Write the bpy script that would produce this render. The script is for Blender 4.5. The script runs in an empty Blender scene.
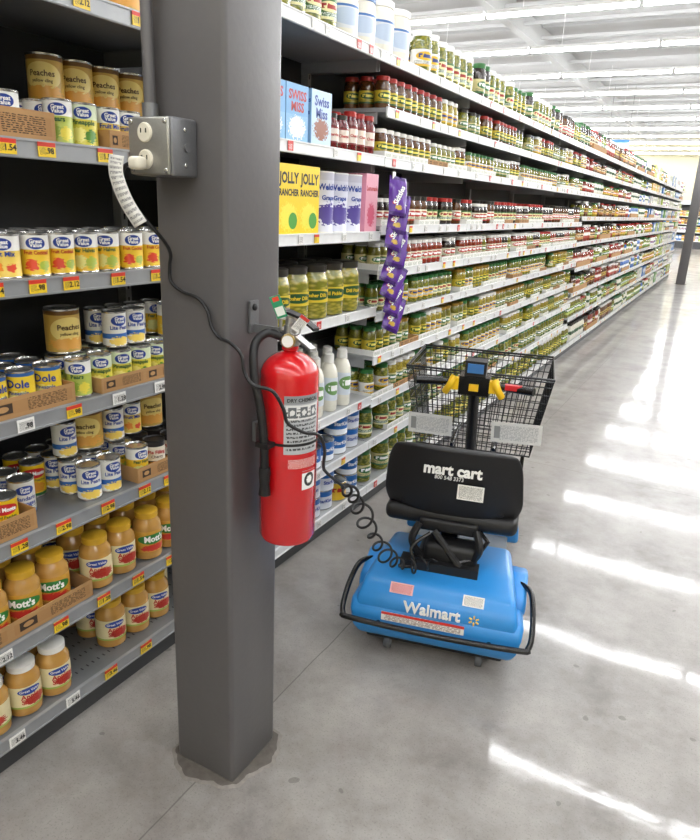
import bpy, bmesh, math, random
import numpy as np
from mathutils import Vector, Matrix
R=random.Random(11)
def lin(h):
    h=h.lstrip('#'); o=[]
    for i in (0,2,4):
        c=int(h[i:i+2],16)/255
        o.append(c/12.92 if c<=.04045 else ((c+.055)/1.055)**2.4)
    return (*o,1)
# ---------------------------------------------------------------- materials
MC={}
class NB:
    def __init__(s,m): s.nt=m.node_tree; s.l=s.nt.links
    def n(s,t): return s.nt.nodes.new(t)
    def put(s,sock,v):
        if isinstance(v,bpy.types.NodeSocket): s.l.new(v,sock)
        else: sock.default_value=v
    def m(s,op,a,b=0.0,c=None):
        n=s.n('ShaderNodeMath'); n.operation=op
        s.put(n.inputs[0],a); s.put(n.inputs[1],b)
        if c is not None: s.put(n.inputs[2],c)
        return n.outputs[0]
    def mix(s,f,a,b):
        n=s.n('ShaderNodeMix'); n.data_type='RGBA'
        s.put(n.inputs[0],f); s.put(n.inputs[6],a); s.put(n.inputs[7],b)
        return n.outputs[2]
    def noise(s,vec,scale,detail=2,rough=.5):
        n=s.n('ShaderNodeTexNoise'); s.l.new(vec,n.inputs['Vector'])
        n.inputs['Scale'].default_value=scale; n.inputs['Detail'].default_value=detail; n.inputs['Roughness'].default_value=rough
        return n.outputs['Fac']
def newmat(name):
    m=bpy.data.materials.new(name); m.use_nodes=True
    return m,NB(m),m.node_tree.nodes['Principled BSDF']
def mat(name,col,rough=.5,metal=0,var=.08,scale=30,coat=0,bump=0):
    if name in MC: return MC[name]
    m,b,p=newmat(name); c=lin(col)
    tc=b.n('ShaderNodeTexCoord')
    f=b.noise(tc.outputs['Object'],scale,3)
    d=tuple(x*(1-var) for x in c[:3])+(1,); e=tuple(min(1,x*(1+var)) for x in c[:3])+(1,)
    b.put(p.inputs['Base Color'],b.mix(f,d,e))
    p.inputs['Roughness'].default_value=rough; p.inputs['Metallic'].default_value=metal
    p.inputs['Coat Weight'].default_value=coat; p.inputs['Coat Roughness'].default_value=.08
    if bump:
        bn=b.n('ShaderNodeBump'); bn.inputs['Strength'].default_value=bump; bn.inputs['Distance'].default_value=.002
        b.l.new(f,bn.inputs['Height']); b.l.new(bn.outputs[0],p.inputs['Normal'])
    MC[name]=m; return m
def label(name,base,layers=(),rep=2,rough=.35,metal=0):
    """printed label driven by UV: layers = (kind,u,v,ru,rv,col)"""
    if name in MC: return MC[name]
    m,b,p=newmat(name)
    uv=b.n('ShaderNodeUVMap'); sx=b.n('ShaderNodeSeparateXYZ'); b.l.new(uv.outputs[0],sx.inputs[0])
    u=b.m('FRACT',b.m('MULTIPLY',sx.outputs[0],float(rep))); v=sx.outputs[1]
    nz=b.noise(uv.outputs[0],9,3)
    c=lin(base); col=b.mix(nz,tuple(x*.88 for x in c[:3])+(1,),c)
    for k,u0,v0,ru,rv,cc in layers:
        du=b.m('ABSOLUTE',b.m('SUBTRACT',u,u0)); dv=b.m('ABSOLUTE',b.m('SUBTRACT',v,v0))
        if k in 'en':
            a=b.m('DIVIDE',du,ru); e=b.m('DIVIDE',dv,rv)
            q=b.m('ADD',b.m('MULTIPLY',a,a),b.m('MULTIPLY',e,e))
            if k=='n': q=b.m('ADD',q,b.m('MULTIPLY_ADD',b.noise(uv.outputs[0],22,2),3.2,-1.6))
            f=b.m('LESS_THAN',q,1.0)
        else:
            f=b.m('MULTIPLY',b.m('LESS_THAN',du,ru),b.m('LESS_THAN',dv,rv))
            if k=='t':
                st=b.m('GREATER_THAN',b.m('SINE',b.m('MULTIPLY',v,90.0)),-.1)
                mp=b.n('ShaderNodeMapping'); mp.inputs['Scale'].default_value=(70*rep/2,14,1); b.l.new(uv.outputs[0],mp.inputs[0])
                f=b.m('MULTIPLY',f,b.m('MULTIPLY',st,b.m('GREATER_THAN',b.noise(mp.outputs[0],1,0),.46)))
            if k=='T':
                mp=b.n('ShaderNodeMapping'); mp.inputs['Scale'].default_value=(40*rep/2,3,1); b.l.new(uv.outputs[0],mp.inputs[0])
                f=b.m('MULTIPLY',f,b.m('GREATER_THAN',b.noise(mp.outputs[0],1,0),.44))
        col=b.mix(f,col,lin(cc))
    b.put(p.inputs['Base Color'],col); p.inputs['Roughness'].default_value=rough; p.inputs['Metallic'].default_value=metal
    MC[name]=m; return m
def content(name,c1,c2,sc=14,rough=.12):
    if name in MC: return MC[name]
    m,b,p=newmat(name)
    uv=b.n('ShaderNodeUVMap'); mp=b.n('ShaderNodeMapping'); mp.inputs['Scale'].default_value=(2.2,.8,1); b.l.new(uv.outputs[0],mp.inputs[0])
    vo=b.n('ShaderNodeTexVoronoi'); vo.inputs['Scale'].default_value=sc; b.l.new(mp.outputs[0],vo.inputs['Vector'])
    f=b.m('MULTIPLY',vo.outputs['Distance'],1.5)
    b.put(p.inputs['Base Color'],b.mix(f,lin(c1),lin(c2))); p.inputs['Roughness'].default_value=rough
    p.inputs['Coat Weight'].default_value=.6; p.inputs['Coat Roughness'].default_value=.03
    MC[name]=m; return m
# ---------------------------------------------------------------- mesh kit
class Arch: pass
def mk(V,F,UV,M,SM,mats,w=0,d=0,h=0):
    a=Arch(); a.V=np.array(V,float).reshape(-1,3)
    a.L=np.array([i for f in F for i in f],np.int32); a.S=np.array([len(f) for f in F],np.int32)
    a.UV=np.array([q for f in UV for q in f],float).reshape(-1,2); a.M=np.array(M,np.int32); a.SM=np.array(SM,bool)
    a.mats=mats; a.w=w; a.d=d; a.h=h; return a
def merge(*A):
    """join archetypes, keeping the first one's size"""
    o=Arch(); o.w,o.d,o.h=A[0].w,A[0].d,A[0].h; o.mats=[]; V=[];L=[];S=[];M=[];SM=[];UV=[]; n=0
    for a in A:
        lut=[]
        for m in a.mats:
            if m not in o.mats: o.mats.append(m)
            lut.append(o.mats.index(m))
        V.append(a.V);L.append(a.L+n);S.append(a.S);M.append(np.array(lut)[a.M]);SM.append(a.SM);UV.append(a.UV); n+=len(a.V)
    o.V=np.concatenate(V);o.L=np.concatenate(L);o.S=np.concatenate(S);o.M=np.concatenate(M);o.SM=np.concatenate(SM);o.UV=np.concatenate(UV)
    return o
class Batch:
    def __init__(s): s.V=[];s.L=[];s.S=[];s.M=[];s.SM=[];s.UV=[];s.n=0;s.mats=[]
    def add(s,a,loc=(0,0,0),rz=0,sc=(1,1,1),rot=None,mats=None):
        V=a.V*np.array(sc)
        if rz:
            c,t=math.cos(rz),math.sin(rz); V=V@np.array([[c,t,0],[-t,c,0],[0,0,1]])
        if rot is not None: V=V@np.array(rot.to_3x3()).T
        s.V.append(V+np.array(loc)); s.L.append(a.L+s.n); s.n+=len(V)
        lut=[]
        for m in (mats or a.mats):
            if m not in s.mats: s.mats.append(m)
            lut.append(s.mats.index(m))
        s.S.append(a.S); s.M.append(np.array(lut)[a.M]); s.SM.append(a.SM); s.UV.append(a.UV)
    def box(s,x0,x1,y0,y1,z0,z1,m):
        s.add(box(abs(x1-x0),abs(y1-y0),abs(z1-z0),[m]),((x0+x1)/2,(y0+y1)/2,min(z0,z1)))
    def build(s,name,parent=None,loc=(0,0,0),sharp=38):
        me=bpy.data.meshes.new(name)
        V=np.concatenate(s.V);L=np.concatenate(s.L);S=np.concatenate(s.S);M=np.concatenate(s.M);SM=np.concatenate(s.SM);UV=np.concatenate(s.UV)
        me.vertices.add(len(V)); me.vertices.foreach_set('co',V.ravel().astype(np.float32))
        me.loops.add(len(L)); me.loops.foreach_set('vertex_index',L.astype(np.int32))
        me.polygons.add(len(S)); st=np.concatenate([[0],np.cumsum(S)[:-1]]).astype(np.int32)
        me.polygons.foreach_set('loop_start',st)
        me.polygons.foreach_set('material_index',M.astype(np.int32))
        me.polygons.foreach_set('use_smooth',SM)
        u=me.uv_layers.new(name='UVMap'); u.data.foreach_set('uv',UV.ravel().astype(np.float32))
        for m in s.mats: me.materials.append(m)
        me.update(calc_edges=True); me.validate()
        try: me.set_sharp_from_angle(angle=math.radians(sharp))
        except Exception: pass
        o=bpy.data.objects.new(name,me); bpy.context.scene.collection.objects.link(o); o.location=loc
        if parent: o.parent=parent
        return o
def box(sx,sy,sz,mats):
    x,y=sx/2,sy/2
    V=[(-x,-y,0),(x,-y,0),(x,y,0),(-x,y,0),(-x,-y,sz),(x,-y,sz),(x,y,sz),(-x,y,sz)]
    F=[(1,2,6,5),(3,0,4,7),(0,1,5,4),(2,3,7,6),(4,5,6,7),(3,2,1,0)]
    q=[(0,0),(1,0),(1,1),(0,1)]
    n=len(mats); M=[0,0,min(1,n-1),min(1,n-1),min(2,n-1),min(2,n-1)]
    return mk(V,F,[q]*6,M,[False]*6,mats,sy,sx,sz)
def lathe(prof,sm,mats,n=20,lab=(0,1),capb=0,capt=0,a0=0,squash=1):
    V=[];F=[];UV=[];M=[];S=[]
    for r,z in prof:
        for i in range(n):
            t=2*math.pi*i/n-math.pi; V.append((r*math.cos(t)*squash,r*math.sin(t),z))
    vv=lambda z:(z-lab[0])/(lab[1]-lab[0])
    for j in range(len(prof)-1):
        for i in range(n):
            k=(i+1)%n
            F.append((j*n+i,j*n+k,(j+1)*n+k,(j+1)*n+i))
            a,b=vv(prof[j][1]),vv(prof[j+1][1])
            UV.append([(i/n,a),((i+1)/n,a),((i+1)/n,b),(i/n,b)]); M.append(sm[j]); S.append(True)
    m=len(prof)-1
    F.append(tuple(range(n-1,-1,-1))); UV.append([(.5,0)]*n); M.append(capb); S.append(False)
    F.append(tuple(m*n+i for i in range(n))); UV.append([(.5,1)]*n); M.append(capt); S.append(False)
    rr=max(p[0] for p in prof)
    return mk(V,F,UV,M,S,mats,2*rr,2*rr*squash,prof[-1][1])
def tube(pts,r,m,n=8,closed=False):
    P=[Vector(p) for p in pts]; V=[];F=[];UV=[]
    N=len(P); T=[]
    for i in range(N):
        a=P[(i-1)%N] if (closed or i>0) else P[i]; b=P[(i+1)%N] if (closed or i<N-1) else P[i]
        T.append((b-a).normalized())
    u=T[0].orthogonal().normalized()
    for i in range(N):
        u=(u-T[i]*u.dot(T[i]));  u=u.normalized() if u.length>1e-6 else T[i].orthogonal().normalized()
        w=T[i].cross(u)
        rr=r[i] if isinstance(r,(list,tuple)) else r
        for k in range(n):
            t=2*math.pi*k/n; V.append(P[i]+u*math.cos(t)*rr+w*math.sin(t)*rr)
    for i in range(N if closed else N-1):
        j=(i+1)%N
        for k in range(n):
            l=(k+1)%n; F.append((i*n+k,i*n+l,j*n+l,j*n+k)); UV.append([(0,0)]*4)
    S=[True]*len(F)
    if not closed:
        F.append(tuple(range(n-1,-1,-1))); F.append(tuple((N-1)*n+k for k in range(n))); UV+= [[(0,0)]*n]*2; S+=[False]*2
    return mk([tuple(v) for v in V],F,UV,[0]*len(F),S,[m])
def smooth_path(pts,k=8):
    P=[Vector(p) for p in pts]; out=[]
    for i in range(len(P)-1):
        p0=P[max(i-1,0)];p1=P[i];p2=P[i+1];p3=P[min(i+2,len(P)-1)]
        for j in range(k):
            t=j/k; out.append(.5*((2*p1)+(p2-p0)*t+(2*p0-5*p1+4*p2-p3)*t*t+(3*p1-p0-3*p2+p3)*t**3))
    out.append(P[-1]); return out
def arc_patch(r,t0,t1,z0,z1,m,n=12):
    V=[];F=[];UV=[]
    for i in range(n+1):
        t=t0+(t1-t0)*i/n; V+=[(r*math.cos(t),r*math.sin(t),z0),(r*math.cos(t),r*math.sin(t),z1)]
    for i in range(n):
        F.append((2*i,2*i+2,2*i+3,2*i+1)); UV.append([(i/n,0),((i+1)/n,0),((i+1)/n,1),(i/n,1)])
    return mk(V,F,UV,[0]*n,[True]*n,[m])
def empty(name,loc=(0,0,0),rz=0):
    e=bpy.data.objects.new(name,None); bpy.context.scene.collection.objects.link(e); e.location=loc; e.rotation_euler=(0,0,rz); e.empty_display_size=.1; return e
def obj_bm(name,bm,mats,parent=None,loc=(0,0,0),rot=(0,0,0),smooth=True,sharp=35):
    me=bpy.data.meshes.new(name); bm.normal_update(); bm.to_mesh(me); bm.free()
    for m in mats: me.materials.append(m)
    if smooth:
        me.polygons.foreach_set('use_smooth',[True]*len(me.polygons)); me.set_sharp_from_angle(angle=math.radians(sharp))
    o=bpy.data.objects.new(name,me); bpy.context.scene.collection.objects.link(o); o.location=loc; o.rotation_euler=rot
    if parent: o.parent=parent
    return o
def rbox(name,size,loc,m,parent=None,bev=.01,rot=(0,0,0),seg=3,taper=1,tapery=None):
    bm=bmesh.new(); bmesh.ops.create_cube(bm,size=1)
    for v in bm.verts:
        k=taper if v.co.z>0 else 1; ky=(tapery or taper) if v.co.z>0 else 1
        v.co=Vector((v.co.x*size[0]*k,v.co.y*size[1]*ky,v.co.z*size[2]))
    if bev: bmesh.ops.bevel(bm,geom=bm.edges[:],offset=bev,segments=seg,profile=.5,affect='EDGES')
    return obj_bm(name,bm,[m],parent,loc,rot)
def prism(name,prof,hw,m,parent=None,bev=.02,seg=3,loc=(0,0,0)):
    bm=bmesh.new(); n=len(prof)
    A=[bm.verts.new((-hw[i],prof[i][0],prof[i][1])) for i in range(n)]
    B=[bm.verts.new((hw[i],prof[i][0],prof[i][1])) for i in range(n)]
    bm.faces.new(A[::-1]); bm.faces.new(B)
    for i in range(n): bm.faces.new((A[i],A[(i+1)%n],B[(i+1)%n],B[i]))
    bmesh.ops.recalc_face_normals(bm,faces=bm.faces[:])
    if bev: bmesh.ops.bevel(bm,geom=bm.edges[:],offset=bev,segments=seg,profile=.5,affect='EDGES')
    return obj_bm(name,bm,[m],parent,loc)
TC={}
def text_mesh(s,size,bold=0,ext=0,res=2,align='CENTER'):
    c=bpy.data.curves.new('t','FONT'); c.body=s; c.size=size; c.align_x=align; c.align_y='CENTER'; c.extrude=ext; c.offset=bold; c.resolution_u=res
    o=bpy.data.objects.new('t',c); bpy.context.scene.collection.objects.link(o)
    bpy.context.view_layer.update()
    dg=bpy.context.evaluated_depsgraph_get()
    me=bpy.data.meshes.new_from_object(o.evaluated_get(dg)); bpy.data.objects.remove(o); bpy.data.curves.remove(c)
    return me
def text(name,s,size,loc,rot,m,parent=None,bold=0,align='CENTER',ext=.0008):
    me=text_mesh(s,size,bold,ext,6,align); me.name=name
    me.materials.clear(); me.materials.append(m)
    o=bpy.data.objects.new(name,me); bpy.context.scene.collection.objects.link(o); o.location=loc; o.rotation_euler=rot
    if parent: o.parent=parent
    return o
def ta(s,size,m,bold=0,maxw=None):
    """2-D text archetype in XY"""
    k=(s,size,bold)
    if k not in TC:
        me=text_mesh(s,size,bold)
        V=[tuple(v.co) for v in me.vertices]; F=[tuple(p.vertices) for p in me.polygons]; bpy.data.meshes.remove(me)
        TC[k]=(V,F)
    V,F=TC[k]; V=[(x,y,0) for x,y,z in V]
    if maxw:
        w=max(v[0] for v in V)-min(v[0] for v in V)
        if w>maxw: V=[(x*maxw/w,y*min(1,maxw/w*1.15),0) for x,y,z in V]
    return mk(V,F,[[(0,0)]*len(f) for f in F],[0]*len(F),[False]*len(F),[m])
def wrap(a,r,z,th,tilt=0):
    V=a.V.copy(); c,s=math.cos(tilt),math.sin(tilt); x=V[:,0]*c-V[:,1]*s; y=V[:,0]*s+V[:,1]*c
    t=th+x/r; V=np.stack([r*np.cos(t),r*np.sin(t),z+y],1); b=Arch(); b.__dict__.update(a.__dict__); b.V=V; return b
def flatx(a,x,z,y=0,tilt=0):
    """text on a +X face"""
    V=a.V.copy(); c,s=math.cos(tilt),math.sin(tilt); X=V[:,0]*c-V[:,1]*s; Y=V[:,0]*s+V[:,1]*c
    b=Arch(); b.__dict__.update(a.__dict__); b.V=np.stack([np.full(len(V),x),y+X,z+Y],1); return b
def flaty(a,y,z,x=0):
    V=a.V; b=Arch(); b.__dict__.update(a.__dict__); b.V=np.stack([x+V[:,0],np.full(len(V),y),z+V[:,1]],1); return b
# ---------------------------------------------------------------- basic mats
m_rail=mat('shelf_rail_grey','#9a9c9e',.35,.25); m_railw=mat('shelf_rail_white','#e0e1e1',.4)
m_deck=mat('shelf_deck_grey','#7b7d80',.4,.3); m_deckw=mat('shelf_deck_light','#a6a8aa',.4,.1)
m_back=mat('shelf_back_charcoal','#2e2f32',.6); m_backl=mat('shelf_back_grey','#55575a',.6)
m_kick=mat('kick_plate','#3b3c3e',.5)
m_card=mat('cardboard','#b08758',.8,var=.15); m_cardp=label('cardboard_printed','#b08758',[('r',.5,.5,.46,.3,'#a57c4e'),('r',.2,.5,.1,.24,'#3a2a1c'),('e',.2,.5,.06,.14,'#b08758'),('t',.68,.5,.22,.3,'#3a2a1c')],rep=2,rough=.8)
m_tray=label('white_tray','#e8e6df',[('t',.5,.4,.4,.3,'#6a7a60')],rep=4,rough=.6)
m_steel=mat('can_steel','#c9c9c6',.25,.9); m_black=mat('black_plastic','#141416',.5,bump=.2,scale=300)
m_blackg=mat('black_gloss','#101012',.25); m_white=mat('white_plastic','#eeeeea',.4)
i_w=mat('ink_white','#f4f4f2',.4); i_k=mat('ink_black','#1b1a1a',.4); i_g=mat('ink_green','#1f5a35',.4); i_r=mat('ink_red','#b3221f',.4); i_b=mat('ink_blue','#1d3f97',.4); i_y=mat('ink_yellow','#f4d02c',.4); i_br=mat('ink_brown','#4a2a16',.4)
# ---------------------------------------------------------------- archetypes
def can(lab,r=.0365,h=.11,n=24,top=m_steel,txt=()):
    p=[(r-.003,0),(r,.001),(r,.004),(r-.001,.006),(r-.001,h-.006),(r,h-.004),(r,h-.001),(r-.002,h),(r-.004,h-.004),(r*.6,h-.004)]
    a=lathe(p,[1,1,1,0,1,1,1,1,1],[lab,top],n,(.006,h-.006),1,1)
    if txt:
        A=[a]
        for (s,sz,v,du,m,bo) in txt:
            t=ta(s,sz,m,bo,maxw=r*1.7)
            for th in (-math.pi/2,math.pi/2): A.append(wrap(t,r+.0003,.006+(h-.012)*v,th+du*math.pi))
        a=merge(*A)
    return a
def jar(lab,cont,lid,r=.048,h=.165,n=24,neck=.72,l0=.18,l1=.62,lh=.13,txt=()):
    a=h*(1-lh)
    p=[(r*.85,0),(r*.98,h*.03),(r,h*.06),(r,h*l0),(r+.0006,h*l0),(r+.0006,h*l1),(r,h*l1),(r,h*.68),(r*.95,h*.75),(r*(neck+.06),h*.82),(r*neck,a),(r*(neck+.06),a),(r*(neck+.07),h*.985),(r*neck,h)]
    sm=[1,1,1,1,0,1,1,1,1,1,2,2,2]
    o=lathe(p,sm,[lab,cont,lid],n,(h*l0,h*l1),1,2)
    if txt:
        A=[o]
        for (s,sz,v,du,m,bo) in txt:
            t=ta(s,sz,m,bo,maxw=r*1.5)
            for th in (-math.pi/2,math.pi/2): A.append(wrap(t,r+.0012,h*(l0+(l1-l0)*v),th+du*math.pi))
        o=merge(*A)
    return o
def boxa(front,side,sx,sy,sz,txt=()):
    a=box(sx,sy,sz,[front,side,side])
    if txt:
        A=[a]
        for (s,size,v,m,bo,side_) in txt:
            A.append(flatx(ta(s,size,m,bo,maxw=sy*.9),sx/2+.0006,sz*v))
            if side_: A.append(flaty(ta(s,size*.5,m,bo*.5,maxw=sx*.85),-sy/2-.0006,sz*v))
        a=merge(*A)
    return a
# labels (layout centre u=.5)
def gv(nm,base,fr,fr2,top='#f4f3ee',k=.2):
    return label(nm,base,[('r',.5,.86,.5,.22,top),('n',.38,.25,k,k*.9,fr),('n',.68,.22,k*.8,k*.8,fr2),('e',.5,.8,.22,.15,'#1d3f97')])
GV=lambda nm,ink:(('Great',.0135,.85,0,i_w,.0004),('Value',.0135,.75,0,i_w,.0004),(nm,.0165,.56,0,ink,.0005))
L_pear=gv('label_pear','#f0c22e','#dcd98a','#a8b848'); L_cock=gv('label_cocktail','#f2ca38','#d8462c','#9fb040',k=.16); L_peach=gv('label_peach','#f2c235','#f0a238','#f6e090'); L_pine=gv('label_pineapple','#e6d850','#f7e98a','#5a8f35','#dfe9c8'); L_whitefruit=gv('label_whitefruit','#f0d060','#e98a2a','#d8462c',k=.13); L_green=gv('label_greenfruit','#b9c65a','#8fae3a','#e3d24a')
L_blue=label('label_white_blue','#ecebe4',[('e',.5,.78,.24,.16,'#1d3f97'),('r',.5,.3,.5,.08,'#2f66b0'),('n',.5,.14,.3,.14,'#f0d060')])
cp_=can(L_pear,txt=GV('Pear Halves',i_g)); cc_=can(L_cock,txt=GV('Fruit Cocktail',i_r)); ch_=can(L_peach,txt=GV('Peaches',i_r)); cn_=can(L_pine,txt=GV('Pineapple',i_g)); cwf=can(L_whitefruit,txt=GV('Fruit Mix',i_b)); cgn=can(L_green,txt=GV('Pears',i_g)); cbl=can(L_blue,txt=GV('Lite Pears',i_b))
L_gold=label('label_gold','#c9a24a',[('e',.5,.55,.36,.3,'#e4cc78'),('r',.5,.95,.5,.05,'#6d4a1a'),('n',.5,.2,.4,.14,'#dda044')])
L_white=label('label_white','#ecebe4',[('e',.5,.75,.24,.14,'#1d3f97'),('t',.5,.18,.4,.12,'#777777'),('r',.5,.02,.5,.05,'#3a7ac0')])
L_dm=label('label_yellow_red','#f1c719',[('e',.5,.74,.34,.16,'#c41f26'),('n',.5,.28,.25,.18,'#e0962a'),('r',.5,.02,.5,.07,'#2a6b35')])
L_dole=label('label_yellow_blue','#f6d53a',[('n',.5,.3,.3,.2,'#f0e79a'),('r',.5,.03,.5,.08,'#2f66b0'),('r',.5,.96,.5,.05,'#2f66b0')])
L_dark=label('label_dark','#2c2624',[('r',.5,.6,.42,.25,'#e9e2cf'),('n',.5,.2,.3,.14,'#c98a35')])
cw=can(L_white,txt=(('Great',.012,.8,0,i_w,.0003),('Value',.012,.71,0,i_w,.0003),('Mandarin',.017,.5,0,i_b,.0004),('Oranges',.017,.34,0,i_b,.0004)))
cdm=can(L_dm,txt=(('Del Monte',.018,.74,0,i_w,.0008),('Sliced Peaches',.011,.52,0,i_g,.0002)))
cdo=can(L_dole,txt=(('Dole',.030,.7,0,i_b,.0008),('Pineapple',.014,.46,0,i_b,.0003)))
cdk=can(L_dark,top=m_black,txt=(('Pie Filling',.017,.66,0,i_r,.0005),('Cherry',.014,.5,0,i_br,.0003)))
big=can(L_gold,.05,.13,txt=(('Peaches',.022,.6,0,i_br,.0004),('yellow cling',.012,.44,0,i_br,.0002))); dark_big=can(L_dark,.05,.15,top=m_black,txt=(('Pumpkin',.024,.64,0,i_r,.0008),))
bigy=can(L_dm,.05,.12,txt=(('Del Monte',.026,.74,0,i_w,.001),))
L_sauce=label('label_applesauce','#e9dcae',[('e',.5,.78,.22,.16,'#1d3f97'),('n',.62,.3,.24,.22,'#b5402e'),('r',.5,.03,.5,.06,'#9ab04a')])
L_mott=label('label_green_red','#cf9a35',[('e',.5,.62,.38,.24,'#2d7a36'),('n',.5,.2,.32,.16,'#c4352c')])
c_sauce=content('applesauce','#cfa055','#b98a45',3)
lid_y=mat('lid_yellow','#d4a62f',.35); lid_w=mat('lid_white','#efeee9',.35); lid_g=mat('lid_green','#2f6b35',.3); lid_d=mat('lid_dark','#27241f',.3); lid_au=mat('lid_gold','#b08d3c',.3,.6); lid_r=mat('lid_red','#a82420',.35); lid_bl=mat('lid_blue','#3a6fb4',.35)
# ================================================================= SHELVING
XF=-1.53; XB=-2.0
YB=[.63+1.22*i for i in range(-2,18)]
Z_L=[.105,.381,.682,1.01,1.359,1.686,2.04]
Z_2=[.10,.36,.612,1.079,1.445,1.786,2.22]
Z_P=[.10,.36,.59,.82,1.045,1.257,1.472,1.784,2.0,2.22]
Z_F=[.10,.42,.70,.98,1.26,1.53,1.784,2.0,2.22]
m_tagy=label('price_tag_yellow','#f4cf2e',[('r',.5,.86,.5,.16,'#d33b2a'),('t',.25,.4,.18,.25,'#333333')],rep=1)
m_tagw=label('price_tag_white','#f3f2ee',[('t',.5,.45,.4,.35,'#333333')],rep=1); m_tagr=label('price_tag_red','#cf3128',[('t',.5,.4,.3,.3,'#ffffff')],rep=1)
def bay_z(i):
    y=YB[i]
    if y<1.8: return Z_L
    if y<3: return Z_2
    if y<7.9: return Z_P
    return Z_F
prices=['2.98','1.28','3.46','.98','2.12','1.54']
def gondola(mir):
    b=Batch(); tg=b
    s=(lambda x:x) if not mir else (lambda x:MIRX*2-x)
    def bx(x0,x1,*a): 
        b.box(min(s(x0),s(x1)),max(s(x0),s(x1)),*a)
    for i in range(len(YB)-1):
        y0,y1=YB[i],YB[i+1]; zs=bay_z(i)
        lw=y0<1.8
        rail=m_rail if lw else m_railw; dk=m_deck if lw else m_deckw
        bx(XB-.02,XB,y0,y1,0,2.3,m_back if y0<3 else m_backl)
        bx(XB,XF-.03,y0,y1,0,zs[0]-.03,m_kick)
        for z in zs:
            bx(XB,XF-.008,y0+.004,y1-.004,z,z+.018,dk)
            bx(XF-.008,XF,y0+.003,y1-.003,z-.024,z+.022,rail)
            bx(XF-.001,XF+.003,y0+.003,y1-.003,z-.022,z-.017,rail); bx(XF-.001,XF+.003,y0+.003,y1-.003,z+.016,z+.021,rail)
            for yy in (y0+.012,y1-.016):
                bx(XB,XF-.06,yy,yy+.004,z-.05,z,dk)
            yy=y0+.06+R.random()*.05
            while yy<y1-.06:
                w=.05 if lw else .035
                if lw: m=m_tagy if R.random()<.8 else m_tagw
                else: m=R.choice([m_tagw,m_tagw,m_tagy,m_tagr] if R.random()<.6 else [m_tagw])
                tb=box(.002,w,.034,[m]); tg.add(tb,(s(XF+.0035),yy,z-.017),rz=math.pi if mir else 0)
                if lw and not mir: tg.add(flatx(ta(R.choice(prices),.019,i_k,.0006,maxw=.03),0,0),(XF+.0052,yy+.008,z-.003))
                yy+=w+(.05+R.random()*.1 if lw else .06+R.random()*.25)
            if lw and not mir and z==zs[0]:
                yy=y0+.04
                while yy<y1-.03:
                    for xx in (.06,.12,.18,.24,.3): b.box(XF-xx-.012,XF-xx,yy,yy+.004,z+.018,z+.0184,m_back)
                    yy+=.022
        bx(XB,XB+.04,y0-.014,y0+.014,0,2.45 if y0>3 else 2.3,m_rail)
        if y0<3.5 :
            k=.1
            while k<2.2:
                bx(XB+.04,XB+.0405,y0-.004,y0+.004,k,k+.02,m_back); k+=.05
    return b.build('gondola_shelving')
MIRX=.55   # aisle centre; the facing run mirrors this one
gondola(False); gondola(True)
# ---------------- product filling
def place(b,a,x,y,z,rz=0,mir=False):
    if mir: b.add(a,(MIRX*2-x,y,z),rz=math.pi+rz)
    else: b.add(a,(x,y,z),rz=rz)
def fill(b,archs,y0,y1,zs,rows=3,gap=.004,inset=.02,stack=1,run=(2,4),hmax=9,mir=False,jit=.36,holes=.12,isbox=False,face=1.05):
    y=y0
    while True:
        a=R.choice(archs); n=R.randint(*run)
        for k in range(n):
            if y+a.w>y1: return
            st=0
            if R.random()<holes: st=1
            if R.random()<holes*.4: st=2
            for r in range(st,rows):
                x=XF-inset-a.d/2-r*(a.d+gap)
                if x-a.d/2<XB+.045: break
                for q in range(stack if stack>0 else 1):
                    if q*a.h+a.h>hmax: break
                    if q>0 and r==st and R.random()<.3: continue
                    place(b,a,x+(R.random()-.5)*.007,y+a.w/2,zs+.0185+q*a.h,0 if isbox else face+(R.random()-.5)*jit*2,mir)
            y+=a.w+gap
        y+=R.random()*.01
def tray(b,y0,y1,z,h=.05,x0=-.02,dep=.3,m=None,mi=m_card,mir=False):
    m=m or m_cardp
    t=.003; w=y1-y0; xf=XF+x0
    c=(y0+y1)/2
    for (sx,sy,cx,cy,mm) in ((t,w,xf,c,m),(dep,t,xf-dep/2,y0,mi),(dep,t,xf-dep/2,y1,mi)):
        place(b,box(sx,sy,h,[mm,mi,mi]),cx,cy,z+.0185,0,mir)
# ---- near bay
b=Batch(); y0,y1=.66,1.83
fill(b,[big,dark_big],y0,y1,2.04,3,holes=.3)
z=1.686
fill(b,[ch_,cwf],.72,1.245,z,2,inset=.035,stack=1); fill(b,[cgn,cn_],1.265,1.42,z,3,inset=.03,run=(1,1),holes=0)
fill(b,[cn_,cwf],1.43,1.60,z,3,inset=.035,holes=0); fill(b,[bigy],1.36,1.82,z,1,inset=.24,stack=1,holes=0); fill(b,[big],1.40,1.82,z+.12,1,inset=.24,stack=1,holes=0)
fill(b,[dark_big,big],.7,1.30,z,1,inset=.27,holes=.3,stack=1)
z=1.359
fill(b,[cp_,cc_,cp_,cc_,cp_,cwf],y0,y1,z,3,holes=0.0,run=(1,2))
z=1.01
fill(b,[cdo],.70,1.0,z,3,inset=.035,holes=.05); fill(b,[cdo,cdm],1.0,1.24,z,3,inset=.035,holes=.05,run=(1,2)); fill(b,[cgn],1.26,1.34,z,2,inset=.03); fill(b,[cp_,cwf,cn_],1.345,1.82,z,3,inset=.035,run=(1,2))
fill(b,[big],1.28,1.42,z+.111,1,inset=.11,stack=1,holes=0); fill(b,[cbl,cp_],1.44,1.82,z+.111,2,inset=.07,holes=.2,run=(1,2))
fill(b,[dark_big,cdk],.7,1.15,z,1,inset=.27)
z=.682
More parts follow.
